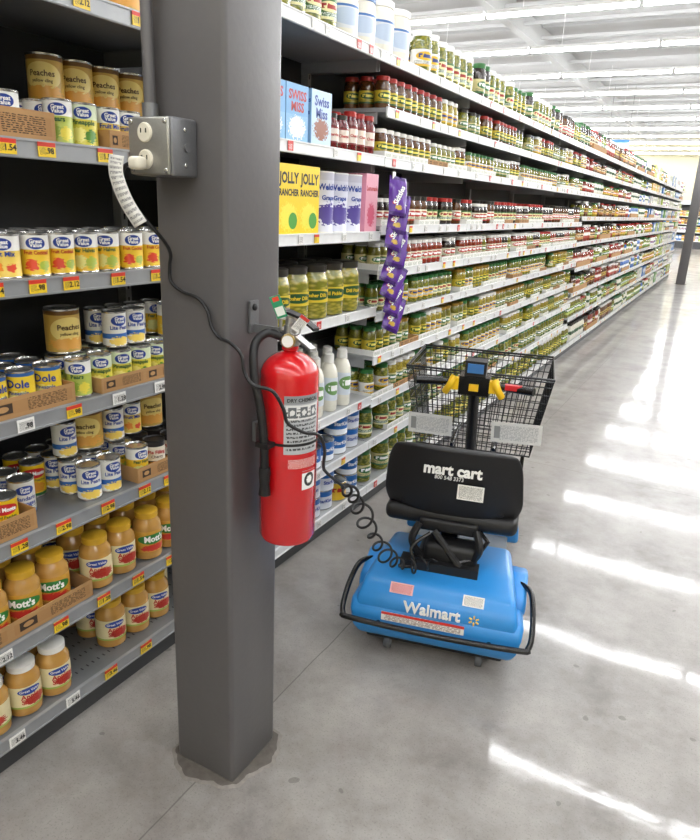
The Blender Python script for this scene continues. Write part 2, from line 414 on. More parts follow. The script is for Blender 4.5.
fill(b,[cdm,cdk],.68,1.08,z,4,inset=.035,holes=.0,run=(2,3)); fill(b,[cw],1.09,1.18,z,4,inset=.02); fill(b,[cwf,cbl,cp_,cdm],1.19,1.45,z,4,inset=.03,holes=.2,run=(1,2))
fill(b,[cdk,cp_],1.47,1.82,z,4,inset=.035,run=(1,2)); fill(b,[big,cbl,cw,cwf],1.2,1.82,z+.111,1,inset=.14,holes=.1,stack=1,run=(1,1))
fill(b,[cdk],.68,1.02,z+.111,1,inset=.12)
tray(b,.70,1.25,1.686,.07); tray(b,1.425,1.61,1.686,.05); tray(b,.69,1.245,1.01,.055); tray(b,1.34,1.68,1.01,.045)
tray(b,.67,1.085,.682,.06); tray(b,1.46,1.83,.682,.05)
b.build('canned_fruit')
b=Batch()
JS=(('Great Value',.012,.79,0,i_w,.0002),('Apple',.022,.52,0,i_r,.0006),('Sauce',.022,.3,0,i_r,.0006))
js=jar(L_sauce,c_sauce,lid_y,.049,.172,txt=JS); jm=jar(L_mott,c_sauce,lid_y,.049,.172,txt=(("Mott's",.03,.62,0,i_w,.0012),)); jw=jar(L_sauce,c_sauce,lid_w,.049,.165,txt=JS)
fill(b,[js],1.26,1.48,.381,3,inset=.02,holes=0,run=(2,3)); fill(b,[jm],1.48,1.82,.381,3,inset=.02,holes=0,run=(2,3)); fill(b,[jm],.70,1.24,.381,3,inset=.035,holes=.0,run=(9,9))
fill(b,[jw],.66,1.25,.105,2,inset=.02,holes=0,run=(9,9)); fill(b,[js],1.33,1.82,.105,3,inset=.05,holes=.2,run=(9,9))
tray(b,.69,1.25,.381,.055)
b.build('applesauce_jars')
# ---- bay 2
b2=Batch()
swiss=boxa(label('cocoa_box','#7fb4dc',[('r',.5,.75,.5,.28,'#6aa2d2'),('n',.5,.25,.36,.2,'#e9eef4')],rep=1),mat('box_blue','#8fb8dd'),.06,.15,.20,(('SWISS',.045,.8,i_r,.0015,1),('MISS',.045,.6,i_r,.0015,1)))
swissw=boxa(label('cocoa_box_light','#b9d4ea',[('n',.5,.3,.36,.2,'#8a4a2a')],rep=1),mat('box_blue','#8fb8dd'),.06,.15,.20,(('Swiss',.05,.8,i_b,.0015,1),('Miss',.05,.58,i_b,.0015,1)))
jolly=boxa(label('drink_mix_yellow','#f2d21c',[('n',.5,.25,.4,.2,'#e9e04a'),('e',.7,.2,.2,.12,'#4a9a3a')],rep=1),mat('box_yellow','#ecd022'),.06,.15,.26,(('JOLLY',.055,.8,i_k,.002,1),('RANCHER',.04,.6,i_k,.0015,1)))
L_wel=label('drink_mix_purple','#dfe0ee',[('r',.5,.94,.5,.06,'#c9c9d8'),('n',.5,.3,.3,.18,'#4b3a8e')])
welch=can(L_wel,.058,.25,24,top=m_white,txt=(("Welch's",.036,.76,0,i_b,.0012),('Grape',.026,.58,0,i_b,.0008)))
pink=boxa(label('drink_mix_pink','#e7a3b5',[('n',.5,.3,.3,.2,'#c94a6a')],rep=1),mat('box_pink','#e39ab0'),.05,.12,.26,(('Lemonade',.03,.75,i_r,.001,0),))
fill(b2,[swiss],1.95,2.42,1.786,3,isbox=True,run=(9,9),holes=0,gap=.006,inset=.012); fill(b2,[swissw],2.43,2.6,1.786,3,isbox=True,run=(1,2),holes=0,gap=.006,inset=.012)
fill(b2,[jolly],1.9,2.54,1.445,3,isbox=True,run=(9,9),holes=0,inset=.012); fill(b2,[welch],2.56,2.92,1.445,3,run=(9,9),holes=0,inset=.012); fill(b2,[pink],2.92,3.06,1.445,3,isbox=True,holes=0,inset=.012)
b2.build('drink_mix_packages')
b3=Batch()
L_jam=label('label_jam','#7c1a24',[('r',.5,.5,.4,.4,'#e9dcd0')]); c_red=content('red_preserve','#8a1620','#4a0a10')
jj=jar(L_jam,c_red,lid_d,.038,.14,18,txt=(('Cherries',.016,.5,0,i_r,.0005),)); jj2=jar(L_jam,c_red,lid_r,.036,.165,18,txt=(('Cherry',.016,.5,0,i_r,.0005),))
fill(b3,[jj,jj2],2.62,3.05,1.786,3,inset=.02,run=(2,3),holes=0)
b3.build('preserve_jars')
L_pk=[label('label_pickle_%d'%i,base,[('e',.5,.6,.34,.26,c1),('T',.5,.62,.26,.12,c2),('r',.5,.05,.5,.08,c1),('t',.5,.22,.4,.12,c3)]) for i,(base,c1,c2,c3) in enumerate([
  ('#e0d69c','#2c6a35','#ffffff','#333333'),('#3c6b2e','#efe7b0','#a32a22','#ffffff'),('#ece5cc','#b3261f','#ffffff','#2c6a35'),('#d6be38','#1f4f2a','#f2e46a','#333333'),('#ecebe4','#e0b321','#2b3a7a','#555555')])]
c_pk=content('pickles','#a8a038','#535c18',9); c_ol=content('green_olives','#9a9430','#5a5818',22); c_rd=content('red_peppers','#b0341e','#66200f',16); c_bk=content('dark_olives','#3a2a22','#1c1210',24); c_yl=content('yellow_peppers','#c4ae3a','#827420',14); c_br=content('brown_relish','#7a4a22','#43260f',18)
c_pg=content('golden_pickles','#bfae44','#6f701e',6)
b4=Batch()
L_mo=label('label_mt_olive','#dcc437',[('e',.5,.55,.36,.36,'#1f4f2a')])
bigp=[jar(L_mo,c_pg,lid_d,.072,.235,24,.82,.28,.55,txt=(('Dill Pickles',.022,.55,0,i_y,.0006),)),jar(L_mo,c_pg,lid_d,.072,.235,24,.82,.32,.56,txt=(('Kosher Dills',.022,.55,0,i_y,.0006),))]
fill(b4,bigp,1.9,3.05,1.079,3,run=(2,4),holes=0,inset=.008)
nn=14
def jr(l,c,lid,r,h,n=nn): return jar(l,c,lid,r,h,n,.8,.16,.55,.14)
rowsP={ .10:[jr(L_pk[0],c_pk,lid_g,.055,.185),jr(L_pk[3],c_pk,lid_w,.055,.185)],
 .36:[jr(L_pk[0],c_pk,lid_g,.048,.165),jr(L_pk[1],c_pk,lid_g,.048,.165)],
 .59:[jr(L_pk[3],c_pk,lid_g,.042,.15),jr(L_pk[0],c_yl,lid_w,.042,.15),jr(L_pk[4],c_pk,lid_g,.042,.15)],
 .82:[jr(L_pk[3],c_ol,lid_g,.038,.145),jr(L_pk[0],c_ol,lid_au,.038,.145),jr(L_pk[4],c_yl,lid_w,.038,.145)],
 1.045:[jr(L_pk[1],c_ol,lid_g,.034,.14),jr(L_pk[4],c_pk,lid_g,.034,.14),jr(L_pk[3],c_yl,lid_au,.034,.14)],
 1.257:[jr(L_pk[2],c_rd,lid_w,.034,.135),jr(L_pk[2],c_bk,lid_w,.034,.135),jr(L_pk[1],c_ol,lid_r,.034,.135),jr(L_pk[0],c_ol,lid_w,.034,.13)],
 1.472:[jr(L_pk[2],c_bk,lid_w,.036,.13),jr(L_pk[2],c_br,lid_d,.036,.15),jr(L_pk[1],c_bk,lid_r,.036,.15)],
 1.784:[jr(L_pk[0],c_ol,lid_w,.034,.12),jr(L_pk[3],c_br,lid_w,.036,.13),jr(L_pk[4],c_ol,lid_g,.034,.12)],
 2.0:[jr(L_pk[0],c_pk,lid_d,.038,.13),jr(L_pk[3],c_br,lid_r,.038,.14),jr(L_pk[4],c_yl,lid_w,.038,.14)],
 2.22:[jr(L_pk[1],c_pk,lid_w,.05,.19),jr(L_pk[4],c_pk,lid_w,.055,.2),jr(L_pk[2],c_br,lid_d,.045,.18),jr(L_pk[3],c_pk,lid_g,.05,.17),jr(L_pk[0],c_bk,lid_g,.045,.2)]}
for i in range(len(YB)-1):
    if 3<YB[i]<7.9:
        for z in Z_P:
            ys_=3.52 if (z==2.22 and YB[i]<3.2) else YB[i]+.02
            fill(b4,rowsP[z],ys_,YB[i+1]-.01,z,3 if i<6 else 2,inset=.025,run=(2,5),holes=.08)
            if .3<z<2.1 and z not in (2.0,):
                yy=YB[i]+.02
                while yy<YB[i+1]-.3:
                    w=.2+R.random()*.12
                    if R.random()<.6: tray(b4,yy,yy+w,z,.03,x0=-.012,dep=.2,m=m_tray,mi=m_white)
                    elif R.random()<.3: tray(b4,yy,yy+w,z,.03,x0=-.012,dep=.2)
                    yy+=w+.01
b4.build('pickle_jars')
def bottle(lab,body,cap,r=.04,h=.24,n=18,sq=.7,txt=()):
    p=[(r*.9,0),(r,.01),(r,h*.2),(r+.0006,h*.2),(r+.0006,h*.6),(r,h*.6),(r*.92,h*.7),(r*.66,h*.8),(r*.44,h*.84),(r*.56,h*.84),(r*.52,h*.98),(r*.3,h)]
    return lathe(p,[1,1,1,0,1,1,1,1,1,2,2],[lab,body,cap],n,(h*.2,h*.6),1,2,squash=sq)
L_mayo=label('label_mayo','#3f8a4a',[('e',.5,.55,.3,.3,'#f4f1e0'),('T',.5,.55,.2,.12,'#1d3f97')]); L_mayob=label('label_mayo_blue','#dfe6ee',[('e',.5,.55,.32,.3,'#6f9a5a'),('T',.5,.55,.2,.12,'#ffffff')])
c_mayo=mat('mayo_white','#e9e6d9',.25); cap_b=mat('cap_blue','#2a5fae',.35)
b5=Batch()
mb=[bottle(L_mayo,c_mayo,lid_g,.058,.26),bottle(L_mayob,c_mayo,lid_w,.058,.28),bottle(L_mayob,c_mayo,lid_g,.058,.26)]
fill(b5,mb,1.92,3.03,.612,3,run=(1,2),inset=.035,jit=.1)
L_tub=label('label_tub','#dfe3ea',[('e',.5,.5,.34,.36,'#b9c9de'),('r',.5,.95,.5,.05,'#3a6fb4')])
mj=jar(L_tub,c_mayo,lid_w,.085,.22,22,.9); mj2=jar(L_tub,c_mayo,lid_bl,.075,.2,22,.9)
fill(b5,[mj2],2.70,3.02,2.22,2,run=(2,2),holes=0); fill(b5,[mj],3.02,3.5,2.22,2,run=(3,3),holes=0)
b5.build('dressing_bottles')
b6=Batch()
L_t=label('label_tuna','#2468b4',[('r',.5,.15,.5,.15,'#e9eef4')]); L_t2=label('label_tuna_light','#d9dde4',[('r',.5,.85,.5,.15,'#2468b4')]); L_t3=label('label_crackers','#d9b22a',[('T',.5,.6,.32,.12,'#a3201f')])
tc=[can(L_t,.06,.105,20,txt=(('StarKist',.026,.6,0,i_w,.0008),)),can(L_t2,.06,.105,20,txt=(('StarKist',.026,.45,0,i_b,.0008),)),can(L_t3,.06,.105,20)]
fill(b6,tc,1.9,3.05,.10,3,stack=2,hmax=.22,run=(1,2),holes=0); fill(b6,[tc[0],tc[0],tc[1]],1.9,3.05,.36,3,stack=2,hmax=.22,run=(1,2),holes=0)
b6.build('canned_tuna')
b7=Batch()
fill(b7,rowsP[2.22]+[jj],1.9,2.68,2.22,2,run=(2,3)); 
# ---- far bays
cols=[('#a8382a','#e9dcd0','#ffffff'),('#7a4e36','#e0c35a','#3a1c12'),('#dcb440','#b3382c','#ffffff'),('#ece8de','#2c6a35','#333333'),('#6a9c56','#f1e9c0','#ffffff'),('#4a7ab8','#f1f1ec','#ffffff'),('#f0eee8','#2c62a8','#b0261f'),('#c98f54','#f3e7c0','#5a2a12'),('#b9c465','#2c6a35','#ffffff')]
Lf=[label('label_far_%d'%i,a,[('e',.5,.6,.34,.26,c),('T',.5,.6,.26,.12,d)]) for i,(a,c,d) in enumerate(cols)]
conts=[c_rd,c_br,c_yl,c_mayo,c_pk,cap_b,c_mayo,c_br,c_ol]
def fj(i,r,h): return jar(Lf[i],conts[i],R.choice([lid_w,lid_r,lid_g,lid_d,lid_w]),r,h,10,.7)
def fb(i,w,h): return boxa(Lf[i],mat('box_side_%d'%i,cols[i][0]),.08,w,h)
zones=[(7.9,11.5,[0,1,0,2,7,3,8]),(11.5,16.5,[2,3,8,4,6,3,5,8]),(16.5,23,[4,5,6,3,8,3,6])]
for i in range(len(YB)-1):
    y=YB[i]
    for (a,c,ids) in zones:
        if a<y<=c or (a<=y<c):
            for zi,z in enumerate(Z_F):
                hh=(Z_F[zi+1]-z if zi<len(Z_F)-1 else .33)-.07
                k=R.choice(ids); k2=R.choice(ids); k3=R.choice(ids)
                if y>14 and R.random()<.6: fill(b7,[fb(k,.12,hh*.9),fb(k2,.1,hh*.85)],y+.02,y+1.2,z,1,isbox=True,run=(2,4))
                else: fill(b7,[fj(k,.036,min(hh*.9,.2)),fj(k2,.04,min(hh*.85,.2)),fj(k3,.036,hh*.75)],y+.02,y+1.2,z,2,run=(2,5))
                if R.random()<.2: tray(b7,y+.1,y+.9,z,.06,x0=-.01,dep=.15,m=m_card)
            break
b7.build('assorted_groceries')
b8=Batch()
for i in range(len(YB)-1):
    y=YB[i]; zs=bay_z(i)
    for zi,z in enumerate(zs):
        hh=(zs[zi+1]-z if zi<len(zs)-1 else .3)-.06
        k=R.randrange(9);k2=R.randrange(9)
        fill(b8,[fj(k,.045,min(hh*.9,.2)),fb(k2,.13,hh*.85)],y+.02,y+1.2,z,1,run=(2,5),mir=True,isbox=True)
b8.build('packaged_groceries')
# ---------------- hanging clip strip of candy bags
e=empty('candy_clip_strip',(-1.485,3.09,0))
st=Batch(); st.box(-.002,0,-.015,.015,.97,1.74,m_white)
m_pur=label('candy_purple','#5a2c90',[('r',.5,.95,.5,.05,'#3b1c66'),('r',.5,.04,.5,.05,'#3b1c66'),('n',.5,.2,.2,.06,'#c8a23a'),('n',.25,.3,.1,.05,'#c8343a')],rep=1,rough=.25)
def pillow(w,h,t,m):
    n=8;V=[];F=[];UV=[]
    for s in (1,-1):
        for j in range(n+1):
            for i in range(n+1):
                a=i/n*2-1;c=j/n*2-1; bb=t*((1-a**4)*(1-c**4))**.7+.003*math.sin(7*a+3*c)
                V.append((s*bb,a*w/2,c*h/2))
    for s in (0,1):
        o=s*(n+1)**2
        for j in range(n):
            for i in range(n):
                q=(o+j*(n+1)+i,o+j*(n+1)+i+1,o+(j+1)*(n+1)+i+1,o+(j+1)*(n+1)+i); uv=[(i/n,j/n),((i+1)/n,j/n),((i+1)/n,(j+1)/n),(i/n,(j+1)/n)]
                if s: q=q[::-1]; uv=uv[::-1]
                F.append(q);UV.append(uv)
    return mk(V,F,UV,[0]*len(F),[True]*len(F),[m])
pl=merge(pillow(.095,.19,.013,m_pur),flatx(ta('Skittles',.036,i_w,.001),.0165,.0,0,1.15))
for k in range(8):
    rot=Matrix.Rotation(math.radians(-40+R.uniform(-16,16)),4,'Z')@Matrix.Rotation(math.radians(-20),4,'Y')@Matrix.Rotation(R.uniform(-.6,-.1),4,'X')
    st.add(pl,(.03+.006*(k%2),R.uniform(-.02,.02),1.63-k*.08),rot=rot)
st.build('strip_and_bags',e)
# ================================================================= ROOM
X0,X1,Y0,Y1,ZC=-24,14,-7,42,5.6
def plane_obj(name,V,m):
    me=bpy.data.meshes.new(name); me.from_pydata(V,[],[(0,1,2,3)]); me.materials.append(m); o=bpy.data.objects.new(name,me); bpy.context.scene.collection.objects.link(o); return o
m,nb,p=newmat('polished_concrete')
tc=nb.n('ShaderNodeTexCoord'); O=tc.outputs['Object']
n1=nb.noise(O,1.3,7,.66); n2=nb.noise(O,5,7,.7); n3=nb.noise(O,170,3,.6); n4=nb.noise(O,22,4,.7); n5=nb.noise(O,2.2,3,.5); n6=nb.noise(O,3.1,5,.6)
c=nb.mix(nb.m('MULTIPLY_ADD',n1,3.4,-1.2),lin('#736d69'),lin('#9d9893'))
c=nb.mix(nb.m('MULTIPLY',nb.m('SUBTRACT',n2,.38),1.7),c,lin('#b0aca7'))
c=nb.mix(nb.m('MULTIPLY',nb.m('MAXIMUM',nb.m('SUBTRACT',n6,.55),0.0),2.6),c,lin('#6a6460'))
c=nb.mix(nb.m('MULTIPLY',nb.m('GREATER_THAN',n3,.6),.35),c,lin('#635e59'))
sp=nb.m('GREATER_THAN',nb.noise(O,15,1,.4),.765); c=nb.mix(nb.m('MULTIPLY',sp,.45),c,lin('#4c4743'))
se=nb.n('ShaderNodeSeparateXYZ'); nb.l.new(O,se.inputs[0])
wob=nb.m('MULTIPLY_ADD',nb.noise(O,3,3),.02,-.01)
jx=nb.m('LESS_THAN',nb.m('ABSOLUTE',nb.m('SUBTRACT',nb.m('MODULO',nb.m('ADD',nb.m('ADD',se.outputs[1],wob),101.88),3.6),1.8)),.0022)
jy=nb.m('LESS_THAN',nb.m('ABSOLUTE',nb.m('SUBTRACT',nb.m('MODULO',nb.m('ADD',nb.m('ADD',se.outputs[0],wob),63.07),4.0),2.0)),.0022)
jj_=nb.m('MAXIMUM',jx,jy); c=nb.mix(nb.m('MULTIPLY',jj_,.55),c,lin('#4a4743'))
nb.put(p.inputs['Base Color'],c); nb.put(p.inputs['Roughness'],nb.m('MULTIPLY_ADD',n4,.2,.26)); p.inputs['Specular IOR Level'].default_value=.4
nb.put(p.inputs['Coat Weight'],nb.m('MULTIPLY_ADD',n6,.7,.15)); nb.put(p.inputs['Coat Roughness'],nb.m('MULTIPLY_ADD',n2,.13,.0)); p.inputs['Coat IOR'].default_value=1.5
bn=nb.n('ShaderNodeBump'); bn.inputs['Strength'].default_value=.09; bn.inputs['Distance'].default_value=.01; nb.l.new(n6,bn.inputs['Height']); nb.l.new(bn.outputs[0],p.inputs['Coat Normal'])
plane_obj('floor',[(X0,Y0,0),(X1,Y0,0),(X1,Y1,0),(X0,Y1,0)],m)
m_ceil=mat('ceiling_white','#c0c1c1',.8,var=.03,scale=1); m_fix=mat('fixture_white','#e6e6e6',.5); m_wall=mat('wall_cream','#c8c0a2',.8,var=.03,scale=1)
cb=Batch(); cb.box(X0,X1,Y0,Y1,ZC,ZC+.1,m_ceil)
y=Y0+.5
while y<Y1: cb.box(X0,X1,y,y+.06,ZC-.3,ZC-.24,m_ceil); cb.box(X0,X1,y+.01,y+.05,ZC-.06,ZC,m_ceil); y+=1.4
for x in np.arange(X0+1,X1,6.0): cb.box(x,x+.18,Y0,Y1,ZC-.45,ZC-.02,m_ceil)
cb.build('ceiling')
plane_obj('wall_back',[(X0,Y1,0),(X1,Y1,0),(X1,Y1,ZC),(X0,Y1,ZC)],m_wall)
plane_obj('wall_front',[(X1,Y0,0),(X0,Y0,0),(X0,Y0,ZC),(X1,Y0,ZC)],m_wall)
plane_obj('wall_left',[(X0,Y0,0),(X0,Y1,0),(X0,Y1,ZC),(X0,Y0,ZC)],m_wall)
plane_obj('wall_right',[(X1,Y1,0),(X1,Y0,0),(X1,Y0,ZC),(X1,Y1,ZC)],m_wall)
me_,nb,p=newmat('fluorescent_lens'); p.inputs['Emission Color'].default_value=(.975,.985,1,1); p.inputs['Emission Strength'].default_value=49
p.inputs['Base Color'].default_value=(.9,.9,.9,1)
lb=Batch()
def fixture(l):
    V=[(-l/2,-.045,.05),(l/2,-.045,.05),(l/2,.045,.05),(-l/2,.045,.05),(-l/2,-.03,0),(l/2,-.03,0),(l/2,.03,0),(-l/2,.03,0)]
    F=[(0,3,7,4)[::-1],(1,2,6,5),(0,1,5,4)[::-1],(2,3,7,6)[::-1],(4,5,6,7)[::-1]]
    return mk(V,F,[[(0,0)]*4]*5,[0]*5,[False]*5,[me_])
fx=fixture(2.36)
ys=[6.7+2.8*k for k in range(-4,13)]
for y in ys:
    x=X0+1.3
    while x<X1-1.2:
        lb.add(fx,(x,y,4.6)); lb.box(x-1.19,x+1.19,y-.05,y+.05,4.65,4.71,m_fix)
        lb.box(x-.6,x-.59,y-.005,y+.005,4.71,ZC-.3,m_fix)
        x+=2.44
lb.build('ceiling_light_strip')
# ================================================================= COLUMNS
m_colp=mat('column_grey_paint','#5c5a5b',.38,bump=.15,scale=60,var=.05); m_grout=mat('grout_base','#5d5751',.8,var=.45,scale=40,bump=1)
m_caulk=mat('caulk_light','#837d77',.7,var=.35,scale=60)
for cx,cy in ((-1.077,1.31),(-1.077,18.9)):
    e=empty('support_column',(cx,cy,0))
    rbox('shaft',(.206,.206,ZC-.02),(0,0,(ZC-.02)/2),m_colp,e,.012)
    bm=bmesh.new(); n=96
    ring=[]
    for kk,(f,zz) in enumerate(((1,0.0005),(.93,.004),(.84,.008))):
        row=[]
        for i in range(n):
            t=2*math.pi*i/n; q=(abs(math.cos(t))**3.2+abs(math.sin(t))**3.2)**(-1/3.2)
            rr=(.145*q+.010*math.sin(3*t+.6)+.006*math.sin(7*t+1)+.003*math.sin(17*t)+R.uniform(-.002,.002))*f
            row.append(bm.verts.new((rr*math.cos(t),rr*math.sin(t),zz)))
        ring.append(row)
    for a in range(2):
        for i in range(n):
            fc=bm.faces.new((ring[a][i],ring[a][(i+1)%n],ring[a+1][(i+1)%n],ring[a+1][i])); fc.material_index=1 if a==0 else 0
    bm.faces.new(ring[2])
    obj_bm('grout_pad',bm,[m_grout,m_caulk],e)
# ================================================================= ELECTRICAL BOX
m_boxm=mat('cast_aluminium','#7c7d80',.4,.6,bump=.3,scale=200); m_ivory=mat('outlet_ivory','#d9d3c2',.4); m_plate=mat('cover_plate_alu','#a3a29c',.35,.7,bump=.2,scale=200)
e=empty('electrical_outlet_box',(-1.108,1.168,1.69))
rbox('housing',(.116,.078,.116),(0,0,0),m_boxm,e,.006)
rbox('cover_plate',(.112,.006,.112),(-.001,-.043,0),m_plate,e,.004)
o=Batch(); dsc=lathe([(.0195,0),(.0195,.004),(.017,.006)],[0,0],[m_ivory],24); rt=Matrix.Rotation(math.pi/2,4,'X')
for zz in (.026,-.026): 
    o.add(dsc,(-.008,-.045,zz),rot=rt)
    for dx in (-.007,.007): o.box(-.008+dx-.001,-.008+dx+.001,-.0525,-.0505,zz-.001,zz+.008,m_blackg)
sc_=lathe([(.005,0),(.005,.002),(.003,.003)],[0,0],[m_steel],12)
for a in (-1,1):
    for c in (-1,1): o.add(sc_,(a*.047,-.046,c*.047),rot=rt)
    o.add(sc_,(.058,.0,a*.035),rot=Matrix.Rotation(math.pi/2,4,'Y')); 
o.add(lathe([(.009,0),(.009,.004)],[0],[m_boxm],16),(.058,.005,0),rot=Matrix.Rotation(math.pi/2,4,'Y'))
o.build('outlet_and_screws',e)
c=Batch(); c.add(tube([(-.052,.016,.06),(-.052,.016,.09)],.017,m_boxm,16)); c.add(tube([(-.052,.016,.08),(-.052,.016,3.85)],.0125,m_colp,16))
for zz in (.5,1.6,2.8): c.box(-.08,-.02,.026,.042,zz,zz+.02,m_boxm)
c.build('conduit',e)
# ================================================================= POWER CORD
e=empty('charging_cord',(0,0,0))
path=[(-1.116,1.090,1.655),(-1.14,1.085,1.648),(-1.15,1.085,1.62),(-1.14,1.10,1.575),(-1.122,1.125,1.535),(-1.115,1.16,1.500),(-1.118,1.185,1.470),(-1.130,1.194,1.44),(-1.128,1.194,1.405),(-1.095,1.194,1.385),(-1.05,1.194,1.375),(-1.022,1.194,1.35),(-1.010,1.194,1.315),(-.985,1.190,1.293),(-.945,1.18,1.288),(-.915,1.18,1.265),(-.905,1.18,1.225),(-.885,1.185,1.20),(-.845,1.2,1.19),(-.825,1.215,1.15),(-.815,1.22,1.115),(-.79,1.25,1.09),(-.775,1.29,1.075),(-.775,1.32,1.03),(-.80,1.36,.97),(-.82,1.41,.93),(-.82,1.5,.86)]
sp_=smooth_path(path,8)
cb_=Batch(); cb_.add(tube(sp_,.0042,m_black,8))
cp=smooth_path([(-.82,1.5,.86),(-.85,1.62,.78),(-.872,1.74,.66),(-.88,1.86,.52),(-.87,1.97,.40),(-.82,2.06,.345),(-.76,2.14,.345)],30)
hel=[];NT=12
for i,P in enumerate(cp):
    a=i/(len(cp)-1); T=(cp[min(i+1,len(cp)-1)]-cp[max(i-1,0)]).normalized(); u=Vector((1,.4,0)); u=(u-T*u.dot(T)).normalized(); w=T.cross(u)
    rr=.024*min(1,a*6,(1-a)*8+.05)*(1+.3*math.sin(a*23)); ph=a*NT*2*math.pi+.9*math.sin(a*9)
    hel.append(P+u*math.cos(ph)*rr+w*math.sin(ph)*rr)
hel=smooth_path(hel,2)
cb_.add(tube(hel,.0042,m_black,8)); cb_.build('cord',e)
rbox('plug',(.03,.03,.026),(-1.116,1.096,1.655),m_ivory,e,.008)
m_tagp=label('warning_tag','#e4e2dc',[('t',.5,.5,.4,.46,'#8a8a8a')],rep=1,rough=.5)
tp=smooth_path([(-1.152,1.080,1.668),(-1.154,1.078,1.63),(-1.142,1.090,1.578),(-1.122,1.108,1.532)],10)
V=[];F=[];UV=[]
for i,P in enumerate(tp):
    T=(tp[min(i+1,len(tp)-1)]-tp[max(i-1,0)]).normalized(); s=T.cross(Vector((.35,-1,0))).normalized()*.016; off=Vector((.002,-.007,0))
    V+=[tuple(P+off-s),tuple(P+off+s)]
for i in range(len(tp)-1):
    F.append((2*i,2*i+1,2*i+3,2*i+2)); a=i/(len(tp)-1); d=1/(len(tp)-1); UV.append([(0,a),(1,a),(1,a+d),(0,a+d)])
tg_=Batch(); tg_.add(mk(V,F,UV,[0]*len(F),[True]*len(F),[m_tagp])); to=tg_.build('warning_tag',e); so=to.modifiers.new('s','SOLIDIFY'); so.thickness=.0012
# ================================================================= FIRE EXTINGUISHER
e=empty('fire_extinguisher',(-.882,1.325,.768))
m_red=mat('extinguisher_red','#c5141b',.22,coat=.6,var=.03); m_brass=mat('brass_valve','#b9a26a',.3,.9); m_al=mat('steel_handle','#bcbcbc',.3,.9)
x=Batch(); r=.071
prof=[(r*.55,.0),(r*.62,-.0),(r*.92,.004),(r,.016),(r,.43)]
for k in range(1,9):
    t=k/8*math.pi/2*.86; prof.append((r*math.cos(t)+.002*0,.43+.058*math.sin(t)))
prof+= [(.02,.492),(.02,.505)]
x.add(lathe(prof,[0]*(len(prof)-1),[m_red],40)); x.add(arc_patch(r+.0004,0,2*math.pi,.455-.03,.456-.03,m_red))
m_lbl=label('extinguisher_label','#b9bcbf',[('r',.5,.93,.5,.07,'#8a8d90'),('r',.5,.72,.46,.12,'#dcdcda'),('t',.5,.42,.44,.36,'#3a3a3c'),('r',.2,.72,.1,.09,'#606468'),('r',.5,.72,.1,.09,'#606468'),('r',.8,.72,.1,.09,'#606468'),('n',.2,.72,.06,.05,'#dcdcda'),('n',.5,.72,.06,.05,'#dcdcda'),('n',.8,.72,.06,.05,'#dcdcda')],rep=1,rough=.3)
m_lb2=label('extinguisher_symbols','#f2f2f0',[('e',.5,.5,.36,.36,'#1c1c1c'),('n',.5,.5,.2,.2,'#f2f2f0'),('r',.5,.93,.5,.06,'#c8161d')],rep=1,rough=.3)
D=math.radians
x.add(arc_patch(r+.0006,D(-66),D(12),.25,.395,m_lbl,16)); x.add(arc_patch(r+.0006,D(-58),D(10),.212,.238,label('label_text_strip','#c8161d',[('t',.5,.5,.48,.45,'#f0e8e0')],rep=1),16)); x.add(arc_patch(r+.0006,D(-28),D(8),.155,.205,m_lb2,10))
x.add(wrap(ta('DRY CHEMICAL',.012,i_k,.0004),r+.0009,.384,D(-27)))
x.add(arc_patch(r+.0012,0,2*math.pi,.270,.277,m_black,40))
x.add(lathe([(.018,.50),(.024,.503),(.024,.52),(.016,.523),(.016,.55)],[0]*4,[m_al],20))
x.build('cylinder',e)
h=Batch(); hd=Vector((math.cos(D(-5)),math.sin(D(-5)),0))
def lever(z0,z1,L0,L1,wd,m):
    s=Vector((-hd.y,hd.x,0))*wd/2; V=[];a=hd*L0+Vector((0,0,z0)); c=hd*L1+Vector((0,0,z1)); 
    for q in (a,c):
        for k in (-1,1):
            for dz in (-.003,.003): V.append(tuple(q+s*k+Vector((0,0,dz))))
    F=[(0,1,3,2)[::-1],(4,5,7,6),(0,2,6,4),(1,3,7,5)[::-1],(0,1,5,4)[::-1],(2,3,7,6)]
    return mk(V,F,[[(0,0)]*4]*6,[0]*6,[False]*6,[m])
h.add(lever(.537,.530,-.03,.01,.026,m_al)); h.add(lever(.530,.500,.01,.068,.022,m_al)); h.add(lever(.585,.572,-.035,.03,.026,m_black)); h.add(lever(.572,.548,.03,.075,.022,m_black)); h.add(lever(.562,.585,-.035,-.012,.02,m_al))
h.add(tube([(-.02,-.02,.565),(.02,.02,.565)],.004,m_al,8)); h.add(tube([(0,0,.55),(0,0,.568)],.013,m_al,10))
s=Vector((-hd.y,hd.x,0))
for k in (-1,1): h.add(tube([hd*-.02+s*.013*k+Vector((0,0,.53)),hd*-.02+s*.013*k+Vector((0,0,.585))],.004,m_al,6))
ring=[Vector((.03+.016*math.cos(t),-.028,.548+.016*math.sin(t))) for t in np.linspace(0,2*math.pi,17)[:-1]]
h.add(tube(ring,.0018,m_al,6,True))
gd=Vector((math.cos(D(-70)),math.sin(D(-70)),0)); g=Matrix.Rotation(D(-70),4,'Z')@Matrix.Rotation(math.pi/2,4,'Y')
h.add(lathe([(.017,0),(.017,.010),(.0145,.012)],[0,0],[m_brass],20),tuple(gd*.016+Vector((0,0,.515))),rot=g)
h.add(lathe([(.0138,0),(.0138,.001)],[0],[label('gauge_face','#f2f2ee',[('e',.5,.5,.4,.4,'#2c8a3a')],rep=1)],20),tuple(gd*.028+Vector((0,0,.515))),rot=g)
h.build('valve_and_handle',e)
